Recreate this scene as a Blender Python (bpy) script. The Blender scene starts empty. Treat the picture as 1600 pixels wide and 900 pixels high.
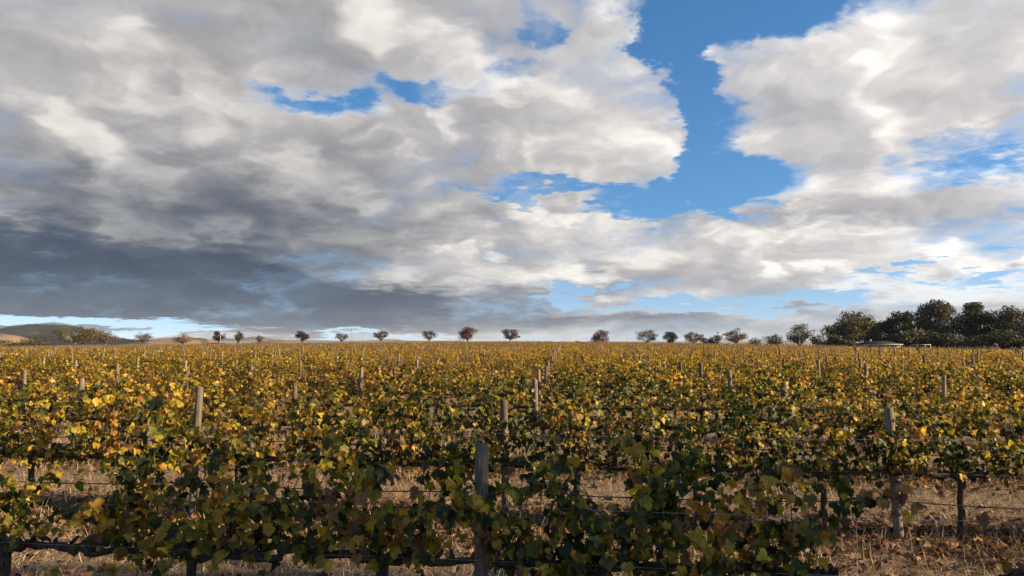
import bpy, math, random
import numpy as np
from mathutils import Vector, Matrix, Euler

scene = bpy.context.scene
COL = scene.collection
R = math.radians

# ---------------------------------------------------------------- camera
CAM_H = 2.2
F_PX = 1110.0                       # focal length in photograph pixels (1600 wide)
PITCH = math.atan((531 - 450) / F_PX)
cam_d = bpy.data.cameras.new('camera')
cam_d.sensor_width = 36.0
cam_d.lens = 36.0 * F_PX / 1600.0
cam_d.clip_start = 0.05
cam_d.clip_end = 60000.0
cam = bpy.data.objects.new('camera', cam_d)
COL.objects.link(cam)
cam.location = (0, 0, CAM_H)
cam.rotation_euler = (math.pi / 2 + PITCH, 0, 0)
scene.camera = cam

# ---------------------------------------------------------------- node helper
class V:
    """a node socket with arithmetic"""
    def __init__(s, nt, sock): s.nt, s.s = nt, sock
    def _m(s, op, *a, vec=False):
        n = s.nt.nodes.new('ShaderNodeVectorMath' if vec else 'ShaderNodeMath')
        n.operation = op
        for i, x in enumerate((s,) + a):
            if isinstance(x, V): s.nt.links.new(x.s, n.inputs[i])
            elif vec and not isinstance(x, (tuple, list)): n.inputs[i].default_value = (x, x, x)
            else: n.inputs[i].default_value = x
        return V(s.nt, n.outputs[1 if op in ('LENGTH', 'DOT_PRODUCT', 'DISTANCE') and vec else 0])
    def __add__(s, o): return s._m('ADD', o)
    def __radd__(s, o): return s._m('ADD', o)
    def __sub__(s, o): return s._m('SUBTRACT', o)
    def __rsub__(s, o): return (s * -1.0) + o
    def __mul__(s, o): return s._m('MULTIPLY', o)
    def __rmul__(s, o): return s._m('MULTIPLY', o)
    def __truediv__(s, o): return s._m('DIVIDE', o)
    def mx(s, o): return s._m('MAXIMUM', o)
    def mn(s, o): return s._m('MINIMUM', o)
    def pw(s, o): return s._m('POWER', o)
    def vadd(s, o): return s._m('ADD', o, vec=True)
    def vmul(s, o): return s._m('MULTIPLY', o, vec=True)

def maprange(v, a, b, c=0.0, d=1.0, smooth=True):
    n = v.nt.nodes.new('ShaderNodeMapRange')
    n.interpolation_type = 'SMOOTHSTEP' if smooth else 'LINEAR'
    n.clamp = True
    v.nt.links.new(v.s, n.inputs['Value'])
    for k, x in (('From Min', a), ('From Max', b), ('To Min', c), ('To Max', d)):
        n.inputs[k].default_value = x
    return V(v.nt, n.outputs['Result'])

def sepxyz(v):
    n = v.nt.nodes.new('ShaderNodeSeparateXYZ'); v.nt.links.new(v.s, n.inputs[0])
    return [V(v.nt, o) for o in n.outputs]

def comb(nt, x, y, z):
    n = nt.nodes.new('ShaderNodeCombineXYZ')
    for i, q in enumerate((x, y, z)):
        if isinstance(q, V): nt.links.new(q.s, n.inputs[i])
        else: n.inputs[i].default_value = q
    return V(nt, n.outputs[0])

def noise(v, scale, detail=4.0, rough=0.5, lac=2.0, dist=0.0, color=False):
    n = v.nt.nodes.new('ShaderNodeTexNoise')
    v.nt.links.new(v.s, n.inputs['Vector'])
    n.inputs['Scale'].default_value = scale
    n.inputs['Detail'].default_value = detail
    n.inputs['Roughness'].default_value = rough
    n.inputs['Lacunarity'].default_value = lac
    n.inputs['Distortion'].default_value = dist
    return V(v.nt, n.outputs['Color' if color else 'Fac'])

def mixcol(nt, f, a, b):
    n = nt.nodes.new('ShaderNodeMix'); n.data_type = 'RGBA'; n.clamp_factor = True
    for i, q in ((0, f), (6, a), (7, b)):
        if isinstance(q, V): nt.links.new(q.s, n.inputs[i])
        elif i == 0: n.inputs[i].default_value = q
        else: n.inputs[i].default_value = (*q, 1.0)
    return V(nt, n.outputs[2])

def ramp(v, stops, interp='LINEAR'):
    n = v.nt.nodes.new('ShaderNodeValToRGB'); v.nt.links.new(v.s, n.inputs[0])
    e = n.color_ramp.elements; n.color_ramp.interpolation = interp
    while len(e) < len(stops): e.new(0.5)
    for el, (p, c) in zip(e, stops):
        el.position = p; el.color = (*c, 1.0)
    return V(v.nt, n.outputs[0])

# ---------------------------------------------------------------- sun
SUN_AZ, SUN_EL = R(104), R(21)       # azimuth clockwise from the view direction (+Y)
sun_dir = Vector((math.sin(SUN_AZ) * math.cos(SUN_EL), math.cos(SUN_AZ) * math.cos(SUN_EL), math.sin(SUN_EL)))
sun_d = bpy.data.lights.new('sun', 'SUN')
sun_d.energy = 5.0
sun_d.angle = R(0.5)
sun_d.color = (1.0, 0.75, 0.46)
sun = bpy.data.objects.new('sun', sun_d)
COL.objects.link(sun)
sun.rotation_euler = (-sun_dir).to_track_quat('-Z', 'Y').to_euler()

# ---------------------------------------------------------------- sky with its cloud cover
world = bpy.data.worlds.new('World')
scene.world = world
world.use_nodes = True

def px_dir(x, y):
    """world direction of a photograph pixel, as azimuth and elevation"""
    v = Vector((x - 800, F_PX, 450 - y)); v.rotate(Euler((PITCH, 0, 0))); v.normalize()
    return math.atan2(v.x, v.y), math.asin(v.z)

def build_sky():
    nt = world.node_tree
    nt.nodes.clear()
    sky = nt.nodes.new('ShaderNodeTexSky')
    sky.sky_type = 'NISHITA'
    sky.sun_disc = False
    sky.sun_elevation = SUN_EL
    sky.sun_rotation = SUN_AZ
    sky.air_density = 1.0; sky.dust_density = 0.1; sky.ozone_density = 2.5
    tc = nt.nodes.new('ShaderNodeTexCoord')
    D = V(nt, tc.outputs['Generated'])
    dx, dy, dz = sepxyz(D)
    az = V(nt, dx.s)._m('ARCTAN2', dy)
    el = dz._m('ARCSINE')
    AE = comb(nt, az, el, 0.0)
    # one warp shared by everything so that hand-placed banks get torn outlines
    def plane(d, soft):
        x, y, z = sepxyz(d)
        k = (z.mx(0.0) + soft)
        return comb(nt, x / k, y / k, 0.0)
    Pw = plane(D, 0.14)
    warp = noise(Pw, 0.9, 4.0, 0.55, color=True).vadd(-0.5)
    AEw = AE.vadd(warp.vmul((0.20, 0.085, 0.0)))
    hi = maprange(el, 0.0, 0.22, 0.30, 1.0)
    fine = noise(Pw, 3.2, 7.0, 0.62, color=True).vadd(-0.5)
    AEw = AEw.vadd(fine.vmul((0.26, 0.15, 0.0)).vmul(comb(nt, hi, hi, 1.0)))
    def blob(x, y, rx, ry, soft=1.0):
        a, e = px_dir(x, y)
        q = AEw.vadd((-a, -e, 0.0)).vmul((F_PX / rx, F_PX / ry, 0.0))
        ln = q._m('LENGTH', vec=True)
        return maprange(ln, 1.0 + 0.5 * soft, max(0.0, 1.0 - 0.55 * soft), 0.0, 1.0)
    def total(lst):
        t = None
        for (x, y, rx, ry, w) in lst:
            b = blob(x, y, rx, ry) * w
            t = b if t is None else t + b
        return t
    cover = total([c for c in COVER if c[4] > 0]).mn(0.45) + total([c for c in COVER if c[4] < 0])
    thick = total(THICK)
    # overlapping decks of cloud, each evaluated here and a step towards the light (to the right and up)
    low = maprange(el, 0.26, 0.06)
    big0 = noise(plane(D, 0.16), 0.9, 4.0, 0.55, dist=0.3)
    w2 = noise(plane(D, 0.24), 4.0, 3.0, 0.55, color=True).vadd(-0.5).vmul((0.16, 0.16, 0.0))
    wisp = (noise(plane(D, 0.20).vadd(w2), 11.0, 5.0, 0.62) - 0.5)
    dark = maprange(thick + wisp * 0.35 + (big0 - 0.5) * 0.6, 0.0, 1.30)
    Dl = D.vadd((0.034, 0.0, 0.026))
    sunny = maprange(D._m('DOT_PRODUCT', tuple(sun_dir), vec=True), -0.75, 0.85, 0.84, 1.22)
    def deck(off, soft, scale, amp, bias, gain, edge):
        def f(d):
            p = plane(d, soft).vadd(w2).vadd((off, off * 0.37, 0.0))
            return noise(p, scale, 7.0, 0.50, dist=0.10)
        n0, n1 = f(D), f(Dl)
        b = (n0 - 0.5) * amp + cover * gain + bias + wisp * 0.46
        alpha = maprange(b, 0.0, edge)
        lit = maprange(n0 - n1, 0.0, 0.15)
        inner = maprange(b, 0.05, 0.75)
        body = mixcol(nt, inner, (0.78, 0.755, 0.735), (0.42, 0.405, 0.41))
        shd = maprange(n0 - n1, 0.02, -0.13) * 0.75
        body = mixcol(nt, shd, body, (0.29, 0.305, 0.34))
        c = mixcol(nt, lit * maprange(b, 0.0, 0.9, 1.0, 0.45), body, (1.26, 1.19, 1.08))
        return alpha, c
    a1, c1 = deck(0.0, 0.20, 1.35, 2.2, 0.14, 1.25, 0.74)
    a2, c2 = deck(5.3, 0.36, 2.9, 2.5, -0.12, 1.05, 0.72)
    a3, c3 = deck(11.7, 0.50, 4.6, 2.8, -0.36, 0.95, 0.66)
    col = mixcol(nt, a2, c1, c2)
    col = mixcol(nt, a3, col, c3)
    a_cloud = 1.0 - (1.0 - a1) * (1.0 - a2) * (1.0 - a3)
    col = col.vmul(comb(nt, sunny, sunny, sunny))
    # deep cloud lets little light through and takes the blue of the air around it
    slate = mixcol(nt, 0.86, col, (0.070, 0.098, 0.140)).vmul((0.50, 0.60, 0.72))
    col = mixcol(nt, dark, col, slate)
    air = maprange(el, 0.11, 0.0) * 0.50 * maprange(dark, 0.3, 0.9, 1.0, 0.35)   # blue air in front of the lowest banks
    col = mixcol(nt, air, col, (0.34, 0.42, 0.52))
    bg = nt.nodes.new('ShaderNodeBackground'); bg.inputs['Strength'].default_value = 0.072
    hs = nt.nodes.new('ShaderNodeHueSaturation')
    nt.links.new(maprange(el, 0.0, 0.16, 0.95, 1.25).s, hs.inputs['Saturation'])
    lift = comb(nt, dx, dy, dz.mx(0.0) * 0.9 + 0.13)
    nt.links.new(lift._m('NORMALIZE', vec=True).s, sky.inputs['Vector'])
    nt.links.new(sky.outputs[0], hs.inputs['Color'])
    nt.links.new(hs.outputs[0], bg.inputs['Color'])
    cb = nt.nodes.new('ShaderNodeBackground'); cb.inputs['Strength'].default_value = 0.45
    nt.links.new(col.s, cb.inputs['Color'])
    mx = nt.nodes.new('ShaderNodeMixShader')
    nt.links.new((a_cloud * maprange(dz, -0.02, 0.004)).s, mx.inputs[0])
    nt.links.new(bg.outputs[0], mx.inputs[1]); nt.links.new(cb.outputs[0], mx.inputs[2])
    out = nt.nodes.new('ShaderNodeOutputWorld')
    nt.links.new(mx.outputs[0], out.inputs['Surface'])
    world.cycles.sampling_method = 'MANUAL'; world.cycles.sample_map_resolution = 512

# (x, y, radius x, radius y, weight): where banks of cloud are closed (+) or open to the blue (-)
COVER = [
    (150, 180, 520, 400, 0.55), (780, 190, 230, 150, 0.36), (700, 390, 620, 90, 0.45), (930, 235, 130, 50, 0.32),
    (1360, 130, 290, 120, 0.46), (1350, 375, 460, 55, 0.45), (1150, 510, 700, 34, 0.45), (400, 470, 600, 60, 0.6),
    (1600, 80, 120, 120, 0.20), (1300, 235, 150, 60, 0.48), (930, 40, 120, 70, 0.28), (1580, 320, 160, 90, 0.15),
    (1180, -5, 150, 42, -0.50), (1058, 120, 36, 120, -0.50), (1160, 285, 105, 38, -0.64), (1100, 225, 55, 70, -0.35),
    (850, 45, 50, 36, -0.42), (485, 160, 80, 24, -0.55), (655, 140, 80, 26, -0.50), (860, 300, 140, 14, -0.50), (770, 115, 70, 26, -0.25),
    (1120, 470, 180, 15, -0.95), (880, 462, 50, 8, -0.5), (40, 504, 170, 9, -1.1), (230, 520, 90, 6, -0.8),
    (600, 524, 160, 5, -0.6), (1440, 262, 120, 24, -0.36), (1010, 322, 80, 16, -0.42), (1480, 425, 160, 7, -0.35), (1580, 200, 50, 60, -0.25),
]
# deep, dark cloud
THICK = [
    (-20, 445, 420, 72, 1.15), (220, 475, 420, 44, 1.0), (150, 365, 500, 100, 0.42), (640, 492, 420, 34, 0.60), (200, 150, 560, 260, 0.26),
    (1150, 512, 420, 30, 0.55), (500, 300, 330, 90, 0.22), (1300, 150, 130, 45, 0.16),
    (1250, 350, 380, 36, 0.22), (930, 462, 90, 14, 0.5), (1150, 430, 400, 26, 0.20),
    (790, 390, 170, 34, -0.75), (1280, 405, 80, 22, -0.45),
]
build_sky()

scene.view_settings.view_transform = 'Standard'
scene.view_settings.look = 'None'
scene.view_settings.exposure = 1.3
scene.view_settings.gamma = 1.0
scene.view_settings.use_curve_mapping = False
scene.cycles.use_denoising = True
scene.cycles.max_bounces = 6
scene.cycles.diffuse_bounces = 3
scene.cycles.transmission_bounces = 4
scene.cycles.volume_bounces = 0

# ---------------------------------------------------------------- mesh helpers
rng = np.random.default_rng(7)

class MB:
    """collects vertices, faces and vertex colours; build() links ONE mesh object"""
    def __init__(s): s.v, s.f, s.c, s.n = [], [], [], 0
    def add(s, verts, faces, col=(0.5, 0.5, 0.5)):
        verts = np.asarray(verts, float).reshape(-1, 3)
        s.v.append(verts)
        for f in (faces if isinstance(faces, list) else [faces]):
            f = np.asarray(f, int)
            if len(f): s.f.append(f + s.n)
        col = np.asarray(col, float)
        s.c.append(np.broadcast_to(col, (len(verts), 3)))
        s.n += len(verts)
        return s
    def box(s, x0, x1, y0, y1, z0, z1, col=(0.5, 0.5, 0.5)):
        v = [(x, y, z) for z in (z0, z1) for x, y in ((x0, y0), (x1, y0), (x1, y1), (x0, y1))]
        f = [(3, 2, 1, 0), (4, 5, 6, 7), (0, 1, 5, 4), (1, 2, 6, 5), (2, 3, 7, 6), (3, 0, 4, 7)]
        return s.add(v, np.array(f), col)
    def tube(s, pts, rad, sides=6, col=(0.5, 0.5, 0.5), lump=0.0, cap=True):
        pts = np.asarray(pts, float); n = len(pts)
        rad = np.broadcast_to(np.asarray(rad, float), (n,))
        tan = np.gradient(pts, axis=0); tan /= np.linalg.norm(tan, axis=1)[:, None] + 1e-9
        ref = np.array([0.0, 0.0, 1.0]) if abs(tan[0, 2]) < 0.8 else np.array([1.0, 0.0, 0.0])
        a = np.cross(tan, ref); a /= np.linalg.norm(a, axis=1)[:, None] + 1e-9
        b = np.cross(tan, a)
        th = np.linspace(0, 2 * np.pi, sides, endpoint=False)
        rr = rad[:, None] * (1 + lump * rng.normal(size=(n, sides)))
        v = pts[:, None] + rr[..., None] * (np.cos(th)[None, :, None] * a[:, None] + np.sin(th)[None, :, None] * b[:, None])
        i, j = np.meshgrid(np.arange(n - 1), np.arange(sides), indexing='ij')
        q = np.stack([i * sides + j, i * sides + (j + 1) % sides, (i + 1) * sides + (j + 1) % sides, (i + 1) * sides + j], -1).reshape(-1, 4)
        faces = [q]
        verts = v.reshape(-1, 3)
        if cap:
            k = len(verts)
            verts = np.vstack([verts, pts[:1], pts[-1:]])
            e = (n - 1) * sides
            faces.append(np.array([(k, (j + 1) % sides, j) for j in range(sides)] + [(k + 1, e + j, e + (j + 1) % sides) for j in range(sides)]))
        return s.add(verts, faces, col)
    def mesh(s, name, smooth=False):
        v = np.vstack(s.v); c = np.vstack(s.c)
        me = bpy.data.meshes.new(name)
        idx = np.concatenate([f.ravel() for f in s.f])
        tot = np.concatenate([np.full(len(f), f.shape[1]) for f in s.f])
        start = np.concatenate([[0], np.cumsum(tot)[:-1]])
        me.vertices.add(len(v)); me.vertices.foreach_set('co', v.ravel().astype(np.float32))
        me.loops.add(len(idx)); me.loops.foreach_set('vertex_index', idx.astype(np.int32))
        me.polygons.add(len(tot))
        me.polygons.foreach_set('loop_start', start.astype(np.int32))
        me.polygons.foreach_set('loop_total', tot.astype(np.int32))
        if smooth: me.polygons.foreach_set('use_smooth', np.ones(len(tot), bool))
        at = me.color_attributes.new('tint', 'FLOAT_COLOR', 'POINT')
        at.data.foreach_set('color', np.hstack([c, np.ones((len(c), 1))]).ravel().astype(np.float32))
        me.update(calc_edges=True)
        return me
    def build(s, name, mat, parent=None, smooth=False):
        me = s.mesh(name, smooth)
        me.materials.append(mat)
        return link(name, me, parent)

def link(name, me, parent=None):
    o = bpy.data.objects.new(name, me)
    COL.objects.link(o)
    if parent is not None: o.parent = parent
    return o

def tag(o, label=None, cat=None, group=None, kind=None):
    if label: o['label'] = label
    if cat: o['category'] = cat
    if group: o['group'] = group
    if kind: o['kind'] = kind
    return o

def empty(name, loc, rz=0.0):
    o = link(name, None)
    o.location = loc; o.rotation_euler = (0, 0, rz); o.empty_display_size = 0.1
    return o

def sstep(a, b, x):
    t = np.clip((np.asarray(x, float) - a) / (b - a), 0, 1)
    return t * t * (3 - 2 * t)

# smooth value noise on a lattice, for laying things out
_lat = rng.random((64, 64))
def vnoise(x, y, s):
    x = np.asarray(x, float) * s; y = np.asarray(y, float) * s
    i = np.floor(x).astype(int); j = np.floor(y).astype(int)
    u = x - i; v = y - j; u = u * u * (3 - 2 * u); v = v * v * (3 - 2 * v)
    g = lambda a, b: _lat[a % 64, b % 64]
    return (g(i, j) * (1 - u) + g(i + 1, j) * u) * (1 - v) + (g(i, j + 1) * (1 - u) + g(i + 1, j + 1) * u) * v

# ---------------------------------------------------------------- materials
def new_mat(name):
    m = bpy.data.materials.new(name); m.use_nodes = True
    nt = m.node_tree; nt.nodes.clear()
    out = nt.nodes.new('ShaderNodeOutputMaterial')
    return m, nt, out

def principled(nt, col, rough=0.8, spec=0.3, bump=None, bump_d=0.01, bump_s=0.5):
    p = nt.nodes.new('ShaderNodeBsdfPrincipled')
    if isinstance(col, V): nt.links.new(col.s, p.inputs['Base Color'])
    else: p.inputs['Base Color'].default_value = (*col, 1)
    if isinstance(rough, V): nt.links.new(rough.s, p.inputs['Roughness'])
    else: p.inputs['Roughness'].default_value = rough
    p.inputs['Specular IOR Level'].default_value = spec
    if bump is not None:
        b = nt.nodes.new('ShaderNodeBump'); b.inputs['Distance'].default_value = bump_d; b.inputs['Strength'].default_value = bump_s
        nt.links.new(bump.s, b.inputs['Height']); nt.links.new(b.outputs[0], p.inputs['Normal'])
    return p

def objco(nt):
    return V(nt, nt.nodes.new('ShaderNodeTexCoord').outputs['Object'])

def geopos(nt):
    return V(nt, nt.nodes.new('ShaderNodeNewGeometry').outputs['Position'])

def attr(nt):
    a = nt.nodes.new('ShaderNodeAttribute'); a.attribute_name = 'tint'
    return V(nt, a.outputs['Color'])

def mat_leaf(name, trans=0.42, spec=0.35, rough=0.5, vary=0.35, gloss=True):
    """thin leaf: reflects and lets light through; colour from the leaf itself"""
    m, nt, out = new_mat(name)
    c = attr(nt)
    rnd = V(nt, nt.nodes.new('ShaderNodeObjectInfo').outputs['Random'])
    k = maprange(noise(geopos(nt), 23.0, 2.0), 0.3, 0.7, 1.0 - vary, 1.0 + vary, smooth=False)
    c = c.vmul(comb(nt, k, k, k))
    k2 = rnd * 0.3 + 0.85
    c = c.vmul(comb(nt, k2, k2, k2))
    p = principled(nt, c, rough, spec)
    t = nt.nodes.new('ShaderNodeBsdfTranslucent')
    nt.links.new(c.vmul((1.35, 1.25, 0.75)).s, t.inputs['Color'])
    mx = nt.nodes.new('ShaderNodeMixShader'); mx.inputs[0].default_value = trans
    nt.links.new(p.outputs[0], mx.inputs[1]); nt.links.new(t.outputs[0], mx.inputs[2])
    nt.links.new(mx.outputs[0], out.inputs['Surface'])
    return m

def mat_bark(name, a, b, scale=30.0, bump_d=0.006, rough=0.9):
    m, nt, out = new_mat(name)
    o = objco(nt).vmul((1.0, 1.0, 0.35))
    n = noise(o, scale, 6.0, 0.65, dist=0.6)
    c = mixcol(nt, maprange(n, 0.35, 0.68), a, b)
    p = principled(nt, c, rough, 0.2, n, bump_d, 0.8)
    nt.links.new(p.outputs[0], out.inputs['Surface'])
    return m

def mat_post():
    """grey weathered softwood: long grain, drying cracks, a darker damp foot"""
    m, nt, out = new_mat('weathered_timber')
    o = objco(nt)
    rnd = V(nt, nt.nodes.new('ShaderNodeObjectInfo').outputs['Random'])
    g = noise(o.vmul((1.0, 1.0, 0.055)).vadd(comb(nt, rnd * 9.0, rnd * 5.0, 0.0)), 95.0, 5.0, 0.6)
    blot = noise(o.vadd(comb(nt, rnd * 7.0, 0.0, rnd * 3.0)), 6.0, 3.0, 0.6)
    c = ramp(g, [(0.30, (0.030, 0.022, 0.016)), (0.43, (0.12, 0.095, 0.070)), (0.58, (0.20, 0.165, 0.125)), (0.75, (0.30, 0.255, 0.20))])
    c = mixcol(nt, maprange(blot, 0.42, 0.72) * 0.6, c, (0.17, 0.13, 0.095))
    k = rnd * 0.7 + 0.55
    c = c.vmul(comb(nt, k, k, k))
    p = principled(nt, c, 0.85, 0.2, g, 0.004, 0.9)
    nt.links.new(p.outputs[0], out.inputs['Surface'])
    return m

ROW_D0, ROW_STEP, ROW_SLOPE = 4.88, 3.68, -0.125
POST_GAP, POST_SHIFT, POST_X0 = 4.15, 0.27, -0.21

def mat_ground():
    """dry mown grass and bare earth; a browner strip of soil under each vine row"""
    m, nt, out = new_mat('dry_grass_ground')
    P = geopos(nt); x, y, z = sepxyz(P)
    n1 = noise(P, 0.35, 4.0, 0.6); n2 = noise(P, 3.0, 5.0, 0.65); n3 = noise(P, 38.0, 4.0, 0.7)
    st = noise(P.vmul((1.0, 0.25, 1.0)), 70.0, 3.0, 0.6)
    ph = (y + x * (-ROW_SLOPE) - ROW_D0) / ROW_STEP
    fr = ph._m('FRACT')
    off = (fr - 0.5)._m('ABSOLUTE') * 2.0                       # 1 on the row, 0 between
    strip = maprange(off + (n2 - 0.5) * 0.5, 0.60, 0.86)
    straw = ramp(n3 * 0.6 + st * 0.4, [(0.32, (0.070, 0.048, 0.032)), (0.5, (0.20, 0.146, 0.096)), (0.68, (0.40, 0.31, 0.215))])
    soil = ramp(n3, [(0.3, (0.050, 0.028, 0.018)), (0.55, (0.13, 0.078, 0.047)), (0.75, (0.23, 0.15, 0.092))])
    c = mixcol(nt, strip * 0.75, straw, soil)
    c = mixcol(nt, maprange(n1, 0.42, 0.72) * 0.45, c, (0.17, 0.112, 0.066))
    c = mixcol(nt, maprange(n2, 0.52, 0.75) * 0.5, c, (0.13, 0.085, 0.052))
    # faint wheel tracks either side of each alley
    track = maprange((off - 0.42 + (n2 - 0.5) * 0.10)._m('ABSOLUTE'), 0.14, 0.05)
    c = mixcol(nt, track * 0.45 * maprange(n1, 0.3, 0.6), c, soil)
    # beyond the vineyard: paddocks of straw and dull green
    far = maprange(y, 330.0, 600.0)
    pad = ramp(noise(P, 0.0035, 3.0, 0.5), [(0.4, (0.10, 0.10, 0.055)), (0.52, (0.33, 0.26, 0.15)), (0.65, (0.16, 0.14, 0.08))])
    c = mixcol(nt, far, c, pad)
    p = principled(nt, c, 0.95, 0.1, n3 + n2 * 0.5, 0.03, 0.7)
    nt.links.new(p.outputs[0], out.inputs['Surface'])
    return m

def mat_plain(name, col, rough=0.6, spec=0.3, metal=0.0, var=0.15, scale=8.0):
    m, nt, out = new_mat(name)
    n = noise(objco(nt), scale, 4.0, 0.6)
    k = maprange(n, 0.3, 0.7, 1 - var, 1 + var, smooth=False)
    c = comb(nt, k * col[0], k * col[1], k * col[2])
    p = principled(nt, c, rough, spec)
    p.inputs['Metallic'].default_value = metal
    nt.links.new(p.outputs[0], out.inputs['Surface'])
    return m

M_LEAF = mat_leaf('vine_leaf')
M_FOL = mat_leaf('tree_leaf', trans=0.22, spec=0.25, rough=0.6, vary=0.2)
M_LITTER = mat_leaf('dead_leaf', trans=0.12, spec=0.15, rough=0.8)
M_BARK = mat_bark('vine_bark', (0.022, 0.015, 0.011), (0.085, 0.060, 0.043), 34.0)
M_CANE = mat_bark('vine_cane', (0.10, 0.050, 0.026), (0.26, 0.15, 0.085), 26.0, 0.001)
M_TBARK = mat_bark('tree_bark', (0.055, 0.045, 0.036), (0.17, 0.14, 0.11), 4.0, 0.02)
M_GUM = mat_bark('pale_gum_bark', (0.30, 0.25, 0.19), (0.52, 0.45, 0.36), 2.5, 0.01)
M_POST = mat_post()
M_GROUND = mat_ground()
M_WIRE = mat_plain('galvanised_wire', (0.30, 0.30, 0.30), 0.45, 0.5, 0.7)
M_HOSE = mat_plain('black_polythene', (0.018, 0.017, 0.016), 0.55, 0.3)

# ---------------------------------------------------------------- lie of the land
def ground_z(x, y):
    x = np.asarray(x, float); y = np.asarray(y, float)
    z = 0.30 * sstep(40, 200, y)
    w = sstep(30, 140, y)
    z = z - 1.8 * (np.clip(x - 20, 0, 160) / 106) ** 1.3 * w - 1.0 * (np.clip(-x - 20, 0, 160) / 100) ** 1.3 * w
    z = z - 0.011 * np.clip(y - 285, 0, 900) - 0.004 * np.clip(y - 1185, 0, 6000) * 0.2
    return z

def build_ground():
    a = np.sinh(np.linspace(-6.2, 6.2, 170)); xs = a / a.max() * 8500
    b = np.concatenate([np.linspace(-60, 320, 150), 320 + np.cumsum(np.geomspace(3, 880, 60))])
    X, Y = np.meshgrid(xs, b)
    Z = ground_z(X, Y)
    n, k = X.shape
    i, j = np.meshgrid(np.arange(n - 1), np.arange(k - 1), indexing='ij')
    q = np.stack([i * k + j, i * k + j + 1, (i + 1) * k + j + 1, (i + 1) * k + j], -1).reshape(-1, 4)
    o = MB().add(np.stack([X, Y, Z], -1), q).build('ground', M_GROUND, smooth=True)
    tag(o, 'dry straw-coloured mown grass and brown earth of the vineyard floor', 'ground', kind='structure')
build_ground()

def row_y(r, x): return ROW_D0 + ROW_STEP * r + ROW_SLOPE * x
def field_end(x): return 265 - 0.5 * np.clip(-x - 10, 0, None) - 1.05 * np.clip(x - 10, 0, None)
ROW_ANG = math.atan(ROW_SLOPE)
U = np.array([math.cos(ROW_ANG), math.sin(ROW_ANG), 0.0])
N_ROWS = 74

def in_frame(x, y, margin=0.0): return abs(x) / y < 0.722 + margin / y

ORD = ('first second third fourth fifth sixth seventh eighth ninth tenth eleventh twelfth thirteenth fourteenth fifteenth sixteenth '
       'seventeenth eighteenth nineteenth twentieth').split()
TENS = {2: 'twenty', 3: 'thirty', 4: 'forty', 5: 'fifty', 6: 'sixty'}
def ordinal(n):
    """1 -> first, 23 -> twenty-third"""
    if n <= 20: return ORD[n - 1]
    t, u = divmod(n, 10)
    return TENS[t] + '-' + ORD[u - 1] if u else TENS[t][:-1] + 'ieth'

# ---------------------------------------------------------------- vine leaves
half = [(0.0, -0.12), (0.10, -0.30), (0.25, -0.37), (0.33, -0.27), (0.46, -0.25), (0.44, -0.10), (0.53, 0.02), (0.49, 0.12), (0.54, 0.30),
        (0.42, 0.27), (0.31, 0.27), (0.31, 0.42), (0.20, 0.46), (0.15, 0.58), (0.0, 0.70)]
def leaf_shape(half, fold, curl, wave, seed):
    g = np.random.default_rng(seed)
    p = np.array(half + [(-x, y) for x, y in half[-2:0:-1]])
    p = p + g.normal(size=p.shape) * 0.02
    p = np.vstack([[0.0, -0.04], p])
    z = fold * np.abs(p[:, 0]) - curl * (p[:, 1] - 0.1) ** 2 + wave * np.sin(np.arctan2(p[:, 1], p[:, 0]) * 5 + seed) * np.hypot(p[:, 0], p[:, 1])
    n = len(p) - 1
    f = np.array([(0, 1 + i, 1 + (i + 1) % n) for i in range(n)])
    return np.column_stack([p, z]), f
LEAF_HI = [leaf_shape(half, 0.30, 0.35, 0.10, 1), leaf_shape(half, 0.12, 0.75, 0.14, 2), leaf_shape(half, 0.65, 0.30, 0.08, 3), leaf_shape(half, -0.25, 0.5, 0.16, 4), leaf_shape(half, 1.0, 1.2, 0.12, 7), leaf_shape(half, -0.7, 1.3, 0.2, 8)]
def with_stalk(leaf):
    """adds the thin leaf stalk"""
    v, f = leaf; k = len(v)
    v = np.vstack([v, [(-0.018, -0.05, -0.01), (0.018, -0.05, -0.01), (0.012, -0.75, -0.16)]])
    return v, np.vstack([f, [(k, k + 1, k + 2)]])
LEAF_HI = [with_stalk(q) for q in LEAF_HI]
half_m = [(0.0, -0.12), (0.28, -0.36), (0.48, -0.10), (0.54, 0.29), (0.29, 0.30), (0.0, 0.68)]
LEAF_MID = [leaf_shape(half_m, 0.35, 0.4, 0.08, 5), leaf_shape(half_m, -0.15, 0.6, 0.1, 6)]
LEAF_LOW = [(np.array([(-0.46, 0.05, 0.16), (0, -0.34, 0.0), (0.46, 0.05, 0.16), (0, 0.62, -0.08)]), np.array([(0, 1, 3), (1, 2, 3)]))]

PAL = np.array([(0.014, 0.024, 0.006), (0.030, 0.045, 0.008), (0.100, 0.108, 0.013), (0.27, 0.225, 0.022), (0.43, 0.315, 0.030),
                (0.43, 0.250, 0.026), (0.29, 0.120, 0.022), (0.125, 0.058, 0.022), (0.25, 0.155, 0.065), (0.075, 0.044, 0.020)])
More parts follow.
